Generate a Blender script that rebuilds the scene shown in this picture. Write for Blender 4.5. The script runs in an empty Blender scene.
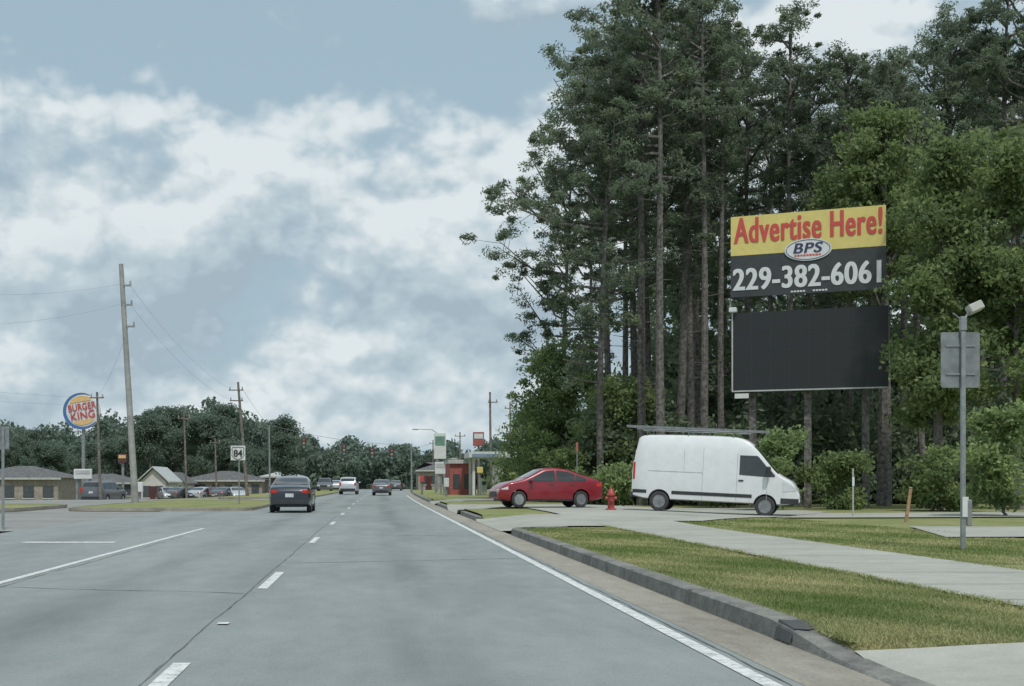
import bpy, math, random
import numpy as np
from mathutils import Vector, Matrix
R=math.radians
F=1300.0; CH=1.25
random.seed(3)
C=bpy.context.scene.collection
def wx(px,Y): return (px-377)*Y/F
def wz(py,Y): return CH+(482-py)*Y/F
def sm(t,a,b):
    t=(t-a)/(b-a); t=min(1,max(0,t)); return t*t*(3-2*t)
# ------------------------------------------------------------ materials
def newmat(name):
    m=bpy.data.materials.new(name); m.use_nodes=True
    nt=m.node_tree; return m,nt,nt.nodes['Principled BSDF']
def mat(name,col,rough=.6,metal=0,var=.12,scale=3.0,spec=.5,coat=0,emit=None,bump=0,bscale=40,col2=None):
    m,nt,b=newmat(name)
    N=nt.nodes; L=nt.links
    b.inputs['Roughness'].default_value=rough; b.inputs['Metallic'].default_value=metal
    b.inputs['Specular IOR Level'].default_value=spec
    if coat: b.inputs['Coat Weight'].default_value=coat; b.inputs['Coat Roughness'].default_value=.08
    tc=N.new('ShaderNodeTexCoord'); no=N.new('ShaderNodeTexNoise'); no.inputs['Scale'].default_value=scale; no.inputs['Detail'].default_value=6
    no.inputs['Roughness'].default_value=.65
    L.new(tc.outputs['Object'],no.inputs['Vector'])
    mx=N.new('ShaderNodeMix'); mx.data_type='RGBA'
    c2=col2 if col2 else tuple(c*(1-2*var) for c in col)
    c1=col if col2 else tuple(min(1,c*(1+var)) for c in col)
    mx.inputs[6].default_value=(*c2,1); mx.inputs[7].default_value=(*c1,1)
    mr=N.new('ShaderNodeMapRange'); mr.inputs[1].default_value=.35; mr.inputs[2].default_value=.65
    L.new(no.outputs['Fac'],mr.inputs[0]); L.new(mr.outputs[0],mx.inputs[0]); L.new(mx.outputs[2],b.inputs['Base Color'])
    if bump:
        n2=N.new('ShaderNodeTexNoise'); n2.inputs['Scale'].default_value=bscale; n2.inputs['Detail'].default_value=4
        L.new(tc.outputs['Object'],n2.inputs['Vector'])
        bp=N.new('ShaderNodeBump'); bp.inputs['Strength'].default_value=bump; bp.inputs['Distance'].default_value=.02
        L.new(n2.outputs['Fac'],bp.inputs['Height']); L.new(bp.outputs[0],b.inputs['Normal'])
    if emit: b.inputs['Emission Color'].default_value=(*emit[0],1); b.inputs['Emission Strength'].default_value=emit[1]
    return m
def leafmat(name,dark,light,trans=.35):
    m,nt,b=newmat(name); N=nt.nodes; L=nt.links
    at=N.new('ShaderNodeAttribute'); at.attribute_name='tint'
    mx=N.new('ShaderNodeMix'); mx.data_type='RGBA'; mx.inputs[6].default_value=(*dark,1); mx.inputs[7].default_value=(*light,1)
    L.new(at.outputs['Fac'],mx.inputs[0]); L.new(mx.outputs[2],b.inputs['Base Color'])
    b.inputs['Roughness'].default_value=.6; b.inputs['Specular IOR Level'].default_value=.25
    tr=N.new('ShaderNodeBsdfTranslucent'); L.new(mx.outputs[2],tr.inputs['Color'])
    ms=N.new('ShaderNodeMixShader'); ms.inputs[0].default_value=trans
    L.new(b.outputs[0],ms.inputs[1]); L.new(tr.outputs[0],ms.inputs[2])
    L.new(ms.outputs[0],N['Material Output'].inputs['Surface'])
    return m
def groundmat(name,stops,s1,s2,s3,bump=.3,rough=.9,stretch=(1,1,1)):
    m,nt,b=newmat(name); N=nt.nodes; L=nt.links
    tc=N.new('ShaderNodeTexCoord'); mp=N.new('ShaderNodeMapping'); mp.inputs['Scale'].default_value=stretch
    L.new(tc.outputs['Object'],mp.inputs['Vector'])
    def noi(s,d=6):
        n=N.new('ShaderNodeTexNoise'); n.inputs['Scale'].default_value=s; n.inputs['Detail'].default_value=d; n.inputs['Roughness'].default_value=.6
        L.new(mp.outputs[0],n.inputs['Vector']); return n
    a=noi(s1); c=noi(s2); d=noi(s3,3)
    def mth(op,x,y):
        q=N.new('ShaderNodeMath'); q.operation=op
        for i,v in enumerate((x,y)):
            if isinstance(v,(int,float)): q.inputs[i].default_value=v
            else: L.new(v,q.inputs[i])
        return q.outputs[0]
    s=mth('ADD',mth('MULTIPLY',a.outputs['Fac'],.45),mth('ADD',mth('MULTIPLY',c.outputs['Fac'],.3),mth('MULTIPLY',d.outputs['Fac'],.25)))
    cr=N.new('ShaderNodeValToRGB'); L.new(s,cr.inputs[0])
    el=cr.color_ramp.elements
    while len(el)<len(stops): el.new(.5)
    for e,(p,cc) in zip(el,stops): e.position=p; e.color=(*cc,1)
    L.new(cr.outputs[0],b.inputs['Base Color'])
    b.inputs['Roughness'].default_value=rough; b.inputs['Specular IOR Level'].default_value=.3
    bp=N.new('ShaderNodeBump'); bp.inputs['Strength'].default_value=bump; bp.inputs['Distance'].default_value=.02
    L.new(d.outputs['Fac'],bp.inputs['Height']); L.new(bp.outputs[0],b.inputs['Normal'])
    return m,nt,b,cr,tc
M={}
def asphalt():
    m,nt,b,cr,tc=groundmat('weathered_asphalt',[(.36,(.205,.232,.228)),(.5,(.265,.290,.283)),(.64,(.325,.345,.335))],.35,3.0,45,bump=.5,rough=.85,stretch=(1,.35,1))
    N=nt.nodes;L=nt.links
    sp=N.new('ShaderNodeSeparateXYZ'); L.new(tc.outputs['Object'],sp.inputs[0])
    prev=cr.outputs[0]
    no=N.new('ShaderNodeTexNoise'); no.inputs['Scale'].default_value=.5; no.inputs['Detail'].default_value=6
    mp=N.new('ShaderNodeMapping'); mp.inputs['Scale'].default_value=(1.8,.3,1); L.new(tc.outputs['Object'],mp.inputs[0]); L.new(mp.outputs[0],no.inputs['Vector'])
    for xc,wd,stg in ((.5,.55,.50),(-3.1,.5,.42),(-1.65,.4,.22),(-6.7,.6,.30),(1.5,.3,.18),(-.5,.3,.16)):
        s=N.new('ShaderNodeMath'); s.operation='SUBTRACT'; L.new(sp.outputs['X'],s.inputs[0]); s.inputs[1].default_value=xc
        a=N.new('ShaderNodeMath'); a.operation='ABSOLUTE'; L.new(s.outputs[0],a.inputs[0])
        r=N.new('ShaderNodeMapRange'); r.interpolation_type='SMOOTHSTEP'; L.new(a.outputs[0],r.inputs[0]); r.inputs[1].default_value=0; r.inputs[2].default_value=wd*1.6; r.inputs[3].default_value=stg; r.inputs[4].default_value=0
        q=N.new('ShaderNodeMapRange'); L.new(no.outputs['Fac'],q.inputs[0]); q.inputs[1].default_value=.35; q.inputs[2].default_value=.62
        mu=N.new('ShaderNodeMath'); mu.operation='MULTIPLY'; L.new(r.outputs[0],mu.inputs[0]); L.new(q.outputs[0],mu.inputs[1])
        mx=N.new('ShaderNodeMix'); mx.data_type='RGBA'; L.new(mu.outputs[0],mx.inputs[0]); L.new(prev,mx.inputs[6]); mx.inputs[7].default_value=(.10,.112,.114,1)
        prev=mx.outputs[2]
    L.new(prev,b.inputs['Base Color'])
    return m
M['asphalt']=asphalt()
M['lot']=groundmat('parking_asphalt',[(.36,(.21,.21,.20)),(.5,(.27,.27,.255)),(.64,(.33,.33,.31))],.2,2,30)[0]
M['concrete']=groundmat('sidewalk_concrete',[(.34,(.28,.28,.25)),(.5,(.38,.38,.335)),(.64,(.46,.455,.40))],.35,4,40)[0]
M['gutter']=groundmat('gutter_concrete',[(.34,(.20,.18,.145)),(.5,(.31,.287,.238)),(.64,(.40,.38,.32))],.8,5,40,stretch=(1,.4,1))[0]
M['curb']=groundmat('stained_curb',[(.34,(.09,.09,.084)),(.47,(.19,.19,.175)),(.62,(.31,.305,.275))],1.3,7,40,bump=.8)[0]
M['grass']=groundmat('dry_patchy_grass',[(.34,(.15,.19,.06)),(.46,(.21,.24,.085)),(.56,(.30,.29,.13)),(.66,(.40,.36,.20))],.45,3,60,bump=1)[0]
M['ground']=groundmat('field_ground',[(.34,(.12,.16,.06)),(.5,(.21,.22,.10)),(.66,(.32,.28,.17))],.08,.8,9,bump=.6)[0]
M['reddirt']=groundmat('red_paved_corner',[(.34,(.30,.22,.17)),(.5,(.39,.30,.24)),(.66,(.44,.35,.29))],.5,4,30)[0]
M['tar_drain_dark']=mat('tar_drain_dark',(.085,.085,.085),.8)  # one dark colour for the tar spot and the drain opening's darkness
M['crack']=mat('filled_crack',(.15,.158,.156),.8,var=.3,scale=2)
M['joint']=mat('dark_joint',(.14,.14,.13),.9)  # plain dark colour of the kerb and sidewalk joints
def paint(name,c):
    m,nt,b=newmat(name); N=nt.nodes;L=nt.links
    tc=N.new('ShaderNodeTexCoord'); no=N.new('ShaderNodeTexNoise'); no.inputs['Scale'].default_value=9; no.inputs['Detail'].default_value=8; no.inputs['Roughness'].default_value=.75
    L.new(tc.outputs['Object'],no.inputs['Vector'])
    cr=N.new('ShaderNodeValToRGB'); cr.color_ramp.elements[0].position=.38; cr.color_ramp.elements[0].color=(.36,.38,.37,1); cr.color_ramp.elements[1].position=.54; cr.color_ramp.elements[1].color=(*c,1)
    L.new(no.outputs['Fac'],cr.inputs[0]); L.new(cr.outputs[0],b.inputs['Base Color']); b.inputs['Roughness'].default_value=.7
    return m
M['lane']=paint('worn_white_line_paint',(.72,.72,.69))
M['bark']=mat('pine_bark',(.17,.157,.145),.9,var=.35,scale=6,bump=1,bscale=12)
M['pine1']=leafmat('pine_needles',(.125,.165,.12),(.30,.365,.225),.5)  # haze lift put into the needle and leaf colours
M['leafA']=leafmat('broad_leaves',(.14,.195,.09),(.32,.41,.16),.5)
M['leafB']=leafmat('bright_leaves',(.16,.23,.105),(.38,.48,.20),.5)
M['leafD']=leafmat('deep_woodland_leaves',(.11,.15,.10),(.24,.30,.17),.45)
M['leafF']=leafmat('haze_tinted_far_leaves',(.12,.17,.14),(.19,.245,.18),.35)  # lighter, bluer leaves with the distance haze painted into the colour
M['blade']=leafmat('grass_blades',(.17,.24,.07),(.50,.46,.24),.3)
M['wood']=mat('weathered_pole_wood',(.20,.175,.155),.9,var=.25,scale=4)
M['conc_pole']=mat('pole_concrete',(.34,.34,.33),.85,var=.15,scale=1.5)
M['steel']=mat('galvanised_steel',(.30,.32,.33),.45,.4,var=.12,scale=6)
M['alum']=mat('aluminium_sign_back',(.24,.26,.27),.5,.3,var=.16,scale=4)
M['black']=mat('black_plastic',(.04,.043,.046),.5,var=.2)
M['wire']=mat('weathered_cable',(.22,.23,.24),.6)
M['rubber']=mat('tyre_rubber',(.05,.05,.052),.85,var=.2)
M['rim']=mat('alloy_rim',(.42,.43,.45),.3,.7)
M['steelrim']=mat('grey_wheel_hub',(.3,.31,.32),.45,.5)
M['glass']=mat('dark_car_glass',(.03,.038,.043),.06,0,var=.1,spec=.8)
M['seam']=mat('panel_seam',(.05,.05,.055),.7)
M['vanseam']=mat('van_panel_seam',(.40,.41,.42),.6)
M['white']=mat('white_van_paint',(.72,.735,.74),.28,coat=.4,var=.03)
M['red']=mat('red_car_paint',(.25,.016,.026),.3,.15,coat=.6,var=.06)
M['dkblue']=mat('dark_blue_car_paint',(.03,.038,.05),.25,.3,coat=.8,var=.05)
M['silver']=mat('silver_car_paint',(.55,.57,.6),.3,.4,coat=.5,var=.04)
M['maroon']=mat('maroon_car_paint',(.09,.03,.03),.35,.2,coat=.5,var=.06)
M['grey']=mat('grey_car_paint',(.14,.15,.16),.3,.4,coat=.5,var=.04)
M['taillight']=mat('red_lamp_lens',(.42,.025,.02),.25,emit=((1,.05,.03),.08),var=.05)
M['headlight']=mat('clear_lamp_lens',(.60,.62,.64),.12,var=.05)
M['amber']=mat('amber_lens',(.75,.25,.03),.3)
M['plate']=mat('number_plate',(.6,.61,.62),.5)
M['hyd']=mat('red_hydrant_paint',(.38,.06,.05),.5,var=.2)
M['yellow']=mat('yellow_board_vinyl',(.68,.57,.19),.55,var=.04)
M['vblack']=mat('black_board_vinyl',(.045,.05,.054),.55,var=.1)
M['screen']=mat('led_screen_black',(.020,.023,.026),.6,var=.15,scale=20)
M['redtext']=mat('red_lettering',(.56,.08,.07),.6,var=.03)
M['whitetext']=mat('white_lettering',(.66,.68,.68),.6,var=.03)
M['navy']=mat('navy_lettering',(.04,.045,.11),.6)
M['bkblue']=mat('blue_sign_face',(.06,.16,.38),.4,var=.04)
M['bkyel']=mat('orange_yellow_sign_face',(.72,.47,.20),.4,var=.04)
M['bkred']=mat('red_sign_face',(.50,.07,.06),.4,var=.04)
M['signwhite']=mat('white_sign_face',(.66,.67,.66),.45,var=.05)
M['lampgrey']=mat('weathered_lamp_plastic',(.42,.42,.38),.5,var=.1)
M['green']=mat('green_sign_face',(.14,.27,.21),.5)
M['orange']=mat('faded_orange_plastic',(.36,.12,.08),.5)
M['brick']=mat('tan_brick_wall',(.34,.30,.26),.9,var=.15,scale=2)
M['cream']=mat('cream_wall',(.58,.56,.52),.9,var=.08,scale=1)
M['redwall']=mat('red_wall',(.34,.10,.09),.7,var=.08)
M['bluewall']=mat('blue_fascia',(.22,.31,.41),.6,var=.08)
M['dkroof']=mat('dark_shingle_roof',(.14,.14,.142),.95,var=.25,scale=3)
M['ltroof']=mat('pale_metal_roof',(.47,.48,.47),.6,var=.1)
M['stake']=mat('stake_wood',(.38,.25,.14),.85,var=.2,scale=8)
M['window']=mat('shop_window_glass',(.08,.09,.10),.1)
# ------------------------------------------------------------ mesh builder
class MB:
    def __init__(s): s.v=[]; s.f=[]
    def add(s,vs,fs):
        o=len(s.v); s.v+= [tuple(v) for v in vs]; s.f+=[tuple(i+o for i in f) for f in fs]; return s
    def box(s,c,d,rot=None,bev=0):
        x,y,z=(q/2 for q in d)
        if bev:
            b=min(bev,x*.9,y*.9,z*.9); vs=[];fs=[]
            idx={}
            for sx in(-1,1):
                for sy in(-1,1):
                    for sz in(-1,1):
                        for k in range(3):
                            p=[sx*(x-b),sy*(y-b),sz*(z-b)]; p[k]=(sx*x,sy*y,sz*z)[k]
                            idx[(sx,sy,sz,k)]=len(vs); vs.append(p)
            def q(a,k):
                o=[i for i in range(3) if i!=k]; r=[]
                for (u,w) in((-1,-1),(1,-1),(1,1),(-1,1)):
                    t=[0,0,0];t[k]=a;t[o[0]]=u;t[o[1]]=w; r.append(idx[(*t,k)])
                return r
            for k in range(3):
                for a in(-1,1): fs.append(q(a,k))
            for k in range(3):
                o=[i for i in range(3) if i!=k]
                for u in(-1,1):
                    for w in(-1,1):
                        t=[0,0,0];t[o[0]]=u;t[o[1]]=w
                        t1=list(t);t1[k]=-1;t2=list(t);t2[k]=1
                        fs.append([idx[(*t1,o[0])],idx[(*t2,o[0])],idx[(*t2,o[1])],idx[(*t1,o[1])]])
            for sx in(-1,1):
                for sy in(-1,1):
                    for sz in(-1,1): fs.append([idx[(sx,sy,sz,k)] for k in range(3)])
        else:
            vs=[(a*x,b_*y,c_*z) for a in(-1,1) for b_ in(-1,1) for c_ in(-1,1)]
            fs=[(0,1,3,2),(4,6,7,5),(0,4,5,1),(2,3,7,6),(0,2,6,4),(1,5,7,3)]
        vs=[Vector(v) for v in vs]
        if rot is not None: vs=[rot@v for v in vs]
        c=Vector(c); return s.add([v+c for v in vs],fs)
    def tube(s,pts,rad,n=8,cap=True):
        pts=[Vector(p) for p in pts]
        if not hasattr(rad,'__len__'): rad=[rad]*len(pts)
        vs=[];fs=[]
        for i,p in enumerate(pts):
            d=(pts[min(i+1,len(pts)-1)]-pts[max(i-1,0)]).normalized()
            a=d.cross(Vector((0,0,1)) if abs(d.z)<.9 else Vector((1,0,0))).normalized(); b=d.cross(a)
            for k in range(n):
                t=2*math.pi*k/n; vs.append(p+(a*math.cos(t)+b*math.sin(t))*rad[i])
        for i in range(len(pts)-1):
            for k in range(n):
                fs.append((i*n+k,i*n+(k+1)%n,(i+1)*n+(k+1)%n,(i+1)*n+k))
        if cap: fs.append(tuple(range(n))[::-1]); fs.append(tuple((len(pts)-1)*n+k for k in range(n)))
        return s.add(vs,fs)
    def lathe(s,prof,n=24,axis='z',c=(0,0,0)):
        vs=[];fs=[]
        for (r,h) in prof:
            for k in range(n):
                t=2*math.pi*k/n; a,b=r*math.cos(t),r*math.sin(t)
                v={'z':(a,b,h),'y':(a,h,b),'x':(h,a,b)}[axis]
                vs.append((v[0]+c[0],v[1]+c[1],v[2]+c[2]))
        for i in range(len(prof)-1):
            for k in range(n): fs.append((i*n+k,i*n+(k+1)%n,(i+1)*n+(k+1)%n,(i+1)*n+k))
        fs.append(tuple(range(n))); fs.append(tuple((len(prof)-1)*n+k for k in range(n)))
        return s.add(vs,fs)
    def grid(s,fn,nu,nv):
        vs=[fn(i/nu,j/nv) for i in range(nu+1) for j in range(nv+1)]
        fs=[(i*(nv+1)+j,(i+1)*(nv+1)+j,(i+1)*(nv+1)+j+1,i*(nv+1)+j+1) for i in range(nu) for j in range(nv)]
        return s.add(vs,fs)
    def prism(s,poly,y0,y1):
        n=len(poly); vs=[(x,y0,z) for x,z in poly]+[(x,y1,z) for x,z in poly]
        fs=[tuple(range(n)),tuple(range(2*n-1,n-1,-1))]+[(i,(i+1)%n,(i+1)%n+n,i+n) for i in range(n)]
        return s.add(vs,fs)
    def build(s,name,m,parent=None,smooth=False,ang=35,recalc=True,**kw):
        me=bpy.data.meshes.new(name); me.from_pydata(s.v,[],s.f); me.update()
        if recalc:
            import bmesh
            bm=bmesh.new(); bm.from_mesh(me); bmesh.ops.recalc_face_normals(bm,faces=bm.faces); bm.to_mesh(me); bm.free()
        if smooth:
            me.polygons.foreach_set('use_smooth',[True]*len(me.polygons))
            try: me.set_sharp_from_angle(angle=R(ang))
            except Exception: pass
        me.materials.append(m if not isinstance(m,str) else M[m])
        o=bpy.data.objects.new(name,me); C.objects.link(o)
        if parent: o.parent=parent
        for k,v in kw.items(): o[k]=v
        return o
def thing(name,label,cat,loc=(0,0,0),rz=0,group=None):
    o=bpy.data.objects.new(name,None); C.objects.link(o); o.empty_display_size=.2
    o.location=loc; o.rotation_euler=(0,0,rz); o['label']=label; o['category']=cat
    if group: o['group']=group
    return o
def kids(o): return [c for c in bpy.data.objects if c.parent==o]
def dup(root,loc,rz=0,scale=1,label=None,group=None):
    def cp(o,p):
        c=o.copy(); C.objects.link(c); c.parent=p
        for k in kids(o): cp(k,c)
        return c
    r=cp(root,None); r.location=loc; r.rotation_euler=(0,0,rz); r.scale=(scale,)*3 if not hasattr(scale,'__len__') else scale
    if label: r['label']=label
    if group: r['group']=group
    return r
def textmesh(txt,w,h,cx,cz,y,m,parent,name='lettering',shear=0,bold=.02,extr=.012,rot=0,sp=1.0,strike=0):
    cu=bpy.data.curves.new('t','FONT'); cu.body=txt; cu.offset=bold; cu.shear=shear; cu.extrude=.01; cu.align_x='LEFT'; cu.space_character=sp
    to=bpy.data.objects.new('t',cu); C.objects.link(to); bpy.context.view_layer.update()
    me=bpy.data.meshes.new_from_object(to.evaluated_get(bpy.context.evaluated_depsgraph_get()))
    bpy.data.objects.remove(to)
    n=len(me.vertices); a=np.empty(n*3); me.vertices.foreach_get('co',a); a=a.reshape(-1,3)
    mn=a.min(0); mxx=a.max(0); sc=np.array([w/(mxx[0]-mn[0]),h/(mxx[1]-mn[1])])
    p=(a[:,:2]-(mn[:2]+mxx[:2])/2)*sc
    c_,s_=math.cos(rot),math.sin(rot)
    p2=np.stack([p[:,0]*c_-p[:,1]*s_,p[:,0]*s_+p[:,1]*c_],1)
    out=np.stack([p2[:,0]+cx, y-(a[:,2]-mn[2])/(mxx[2]-mn[2])*extr, p2[:,1]+cz],1)
    fs=[tuple(q.vertices) for q in me.polygons]
    mb=MB()
    offs=[0] if not strike else [-strike,0,strike]
    for i,dx in enumerate(offs): mb.add((out+np.array([dx,-.003*i,0])).tolist(),fs)
    bpy.data.meshes.remove(me)
    return mb.build(name,m,parent,recalc=False)
# ------------------------------------------------------------ camera, light, sky
cam=bpy.data.cameras.new('camera'); co=bpy.data.objects.new('camera',cam); C.objects.link(co); bpy.context.scene.camera=co
co.location=(0,0,CH); co.rotation_euler=(R(90),0,0)
cam.sensor_width=36; cam.lens=36*F/1024; cam.shift_x=135/1024; cam.shift_y=139/1024; cam.clip_end=6000; cam.clip_start=.1
sun=bpy.data.lights.new('sun','SUN'); so=bpy.data.objects.new('sun',sun); C.objects.link(so)
sd=Vector((.12,-.50,.85)).normalized()
so.rotation_euler=sd.to_track_quat('Z','Y').to_euler(); sun.energy=2.3; sun.angle=R(4); sun.color=(1,.98,.94)
w=bpy.data.worlds.new('World'); bpy.context.scene.world=w; w.use_nodes=True
nt=w.node_tree;N=nt.nodes;L=nt.links
for n in list(N): N.remove(n)
out=N.new('ShaderNodeOutputWorld'); bg=N.new('ShaderNodeBackground'); bg.inputs[1].default_value=.1
sky=N.new('ShaderNodeTexSky'); sky.sky_type='NISHITA'; sky.sun_disc=False; sky.sun_elevation=math.asin(sd.z); sky.sun_rotation=math.atan2(sd.x,sd.y)
sky.dust_density=2.0; sky.air_density=1.0; sky.ozone_density=1.5
tc=N.new('ShaderNodeTexCoord')
def nmath(op,a,b=None,clamp=False):
    q=N.new('ShaderNodeMath'); q.operation=op; q.use_clamp=clamp
    for i,v in enumerate((a,b)):
        if v is None: continue
        if isinstance(v,(int,float)): q.inputs[i].default_value=v
        else: L.new(v,q.inputs[i])
    return q.outputs[0]
def cnoise(off,scale,detail,rough=.55,sc=(1,1,1.35),dist=0.0):
    mp=N.new('ShaderNodeMapping'); mp.inputs['Location'].default_value=off; mp.inputs['Scale'].default_value=sc
    L.new(tc.outputs['Generated'],mp.inputs[0])
    n=N.new('ShaderNodeTexNoise'); n.inputs['Scale'].default_value=scale; n.inputs['Detail'].default_value=detail; n.inputs['Roughness'].default_value=rough
    n.inputs['Distortion'].default_value=dist
    L.new(mp.outputs[0],n.inputs['Vector']); return n.outputs['Fac']
def cloud(dx,dz):
    a=cnoise((2.3+dx,.9,.25+dz),5.2,7,.50)
    b=cnoise((5.3+dx,.9,1.7+dz),17.0,3,.5)
    bill=nmath('ABSOLUTE',nmath('SUBTRACT',nmath('MULTIPLY',b,2),1))
    b2=cnoise((1.3+dx,.4,1.7+dz),42.0,2,.5)
    bill2=nmath('ABSOLUTE',nmath('SUBTRACT',nmath('MULTIPLY',b2,2),1))
    return nmath('ADD',nmath('ADD',a,nmath('MULTIPLY',bill,.16)),nmath('MULTIPLY',bill2,.05))
c1=cloud(0,0); c2=cloud(-.012,.06); c3=cloud(-.004,.016)
sep=N.new('ShaderNodeSeparateXYZ'); L.new(tc.outputs['Generated'],sep.inputs[0])
hz=N.new('ShaderNodeMapRange'); L.new(sep.outputs['Z'],hz.inputs[0]); hz.inputs[1].default_value=0.02; hz.inputs[2].default_value=.36; hz.inputs[3].default_value=.14; hz.inputs[4].default_value=-.06
dens=nmath('ADD',c1,hz.outputs[0])
cov=N.new('ShaderNodeMapRange'); cov.interpolation_type='SMOOTHSTEP'; L.new(dens,cov.inputs[0]); cov.inputs[1].default_value=.44; cov.inputs[2].default_value=.56
l1=nmath('MULTIPLY',nmath('SUBTRACT',c1,c2),3.2); l2=nmath('MULTIPLY',nmath('SUBTRACT',c1,c3),3.0)
lit=nmath('ADD',.52,nmath('ADD',l1,l2),True)
thick=N.new('ShaderNodeMapRange'); L.new(dens,thick.inputs[0]); thick.inputs[1].default_value=.62; thick.inputs[2].default_value=.85; thick.inputs[3].default_value=0; thick.inputs[4].default_value=.25
lit2=nmath('SUBTRACT',lit,thick.outputs[0],True)
cc=N.new('ShaderNodeValToRGB'); L.new(lit2,cc.inputs[0]); e=cc.color_ramp.elements
e[0].position=.08; e[0].color=(.37,.47,.54,1); e[1].position=.92; e[1].color=(.76,.82,.84,1); q=e.new(.5); q.color=(.51,.61,.67,1)
vm=N.new('ShaderNodeVectorMath'); vm.operation='SCALE'; vm.inputs['Scale'].default_value=10; L.new(cc.outputs[0],vm.inputs[0])
vs_=N.new('ShaderNodeMix'); vs_.data_type='RGBA'; vs_.inputs[0].default_value=.8; L.new(sky.outputs[0],vs_.inputs[6]); vs_.inputs[7].default_value=(4.0,5.4,6.2,1)
mx=N.new('ShaderNodeMix'); mx.data_type='RGBA'; L.new(nmath('MULTIPLY',cov.outputs[0],.93),mx.inputs[0]); L.new(vs_.outputs[2],mx.inputs[6]); L.new(vm.outputs[0],mx.inputs[7])
L.new(mx.outputs[2],bg.inputs[0]); L.new(bg.outputs[0],out.inputs[0])
sc=bpy.context.scene; sc.view_settings.view_transform='Standard'; sc.view_settings.look='None'; sc.view_settings.exposure=0
# ------------------------------------------------------------ ground heights
def bend(Y): return 1e-4*max(0,Y-60)**2 if Y<400 else 1e-4*340**2+ .068*(Y-400)
DRV=[(-30,9.1),(32.6,41),(50.5,57.5),(70,78)]
def gz(X,Y):
    b=.125+.12*sm(Y,30,45)*(1-1.4*sm(X,8.5,14.0))
    b+= .05*sm(X,16,26)*sm(Y,20,60)
    d=0
    for a,c in DRV: d=max(d,sm(Y,a-.5,a+.3)*(1-sm(Y,c-.3,c+.5)))
    x=X-bend(Y)
    ramp=sm(x,3.1,5.0)
    return b*(1-d)+b*d*ramp+.004
def gl(X,Y):
    return -.06-1.3*sm(Y,85,150)*sm(-X,12,28)
S=dict(kind='structure')
xs=[-2500,-900,-300,-150,-90]+list(range(-60,61,4))+[90,150,300,900,2500]; ys=[-300,-60]+list(range(-20,260,6))+[300,500,900,2000,4500]
mb=MB(); mb.v=[(x,y,gl(x,y)) for x in xs for y in ys]; ny=len(ys)
mb.f=[(i*ny+j,(i+1)*ny+j,(i+1)*ny+j+1,i*ny+j+1) for i in range(len(xs)-1) for j in range(ny-1)]
mb.build('ground','ground',smooth=True,**S)
def strip(name,m,x0,x1,Y0,Y1,z,n=None,**kw):
    n=n or max(1,int((Y1-Y0)/3))
    return MB().grid(lambda u,v:(x0+(x1-x0)*v+bend(Y0+(Y1-Y0)*u),Y0+(Y1-Y0)*u,z),n,1).build(name,m,**kw)
strip('road','asphalt',-9.2,2.62,-20,700,0,n=140,**S)
strip('side_street','lot',-70,-9.2,33,52,0.0,n=2,**S)
strip('gutter','gutter',2.62,3.16,-20,300,0.002,n=60,**S)
strip('corner_pavement','reddirt',-60,-9.2,-20,31.5,.06,n=4,**S)
strip('edge_line','lane',2.36,2.48,2,120,.006,n=60,**S)
strip('turn_lane_line','lane',-4.72,-4.60,2,35,.006,n=20,**S)
strip('stop_line','lane',-7.3,-5.4,26.6,27.1,.006,n=1,**S)
d0=1625/98.0
for k in range(-1,14):
    c=d0+11.4*k
    if k==-1: c=7.55
    strip('lane_dash','lane',-1.40,-1.28,c-1.4,c+1.4,.006,n=2,**S)
strip('lane_reflector','lane',-1.40,-1.30,11.35,11.5,.012,n=1,**S)
def crack(x0,Y0,x1,Y1,wd,seed,m='crack',amp=.02):
    r=random.Random(seed); n=int(abs(Y1-Y0)/.35)+int(abs(x1-x0)/.3)+2; off=0; pts=[]
    hor=abs(x1-x0)>abs(Y1-Y0)
    for i in range(n+1):
        t=i/n; off=off*.7+r.uniform(-amp,amp); pts.append((x0+(x1-x0)*t+(0 if hor else off),Y0+(Y1-Y0)*t+(off*2 if hor else 0),wd*r.uniform(.2,1.2)))
    vs=[]
    for (x,y,q) in pts:
        if hor: vs+=[(x,y-q*2,.004),(x,y+q*2,.004)]
        else: vs+=[(x-q,y,.004),(x+q,y,.004)]
    MB().add(vs,[(2*i,2*i+1,2*i+3,2*i+2) for i in range(n)]).build('road_crack',m,**S)
crack(-1.46,6,-1.5,48,.010,1,'crack',.010)
crack(-4.5,13,-4.45,30,.010,2)
crack(-1.4,20,2.3,21.2,.012,6); crack(-4.6,15.5,-1.5,14.6,.010,7); crack(-1.4,31,2.4,30,.015,8); crack(2.55,7,2.56,40,.012,9)
# curbs
def curb(path,hs,name='kerb',wd=.26):
    prof=[(0,0),(.02,.9),(.05,1),(wd,1),(wd,-.3)]
    mb=MB(); vs=[];n=len(path)
    for i,(x,y) in enumerate(path):
        a=Vector(path[max(0,i-1)]);b=Vector(path[min(n-1,i+1)]); d=(b-a).normalized(); nr=Vector((d.y,-d.x))
        for (u,h) in prof: vs.append((x+nr.x*u,y+nr.y*u,h*hs[i]))
    k=len(prof); fs=[(i*k+j,(i+1)*k+j,(i+1)*k+j+1,i*k+j+1) for i in range(n-1) for j in range(k-1)]
    fs+=[tuple(range(k)),tuple((n-1)*k+j for j in range(k))]
    mb.add(vs,fs); return mb.build(name,'curb',smooth=True,ang=40,**S)
def arc(x,y,r,n=8): return [(x+r-r*math.cos(t),y+r*math.sin(t)) for t in [math.pi/2*i/n for i in range(1,n+1)]]
p=[(3.16,y) for y in np.arange(5,31,.5)]; h=[.02+.14*sm(y,8.6,10.6) for _,y in p]
p2=arc(3.16,30.6,1.5); curb(p+p2,h+[.16]*8,wd=.22)
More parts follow.
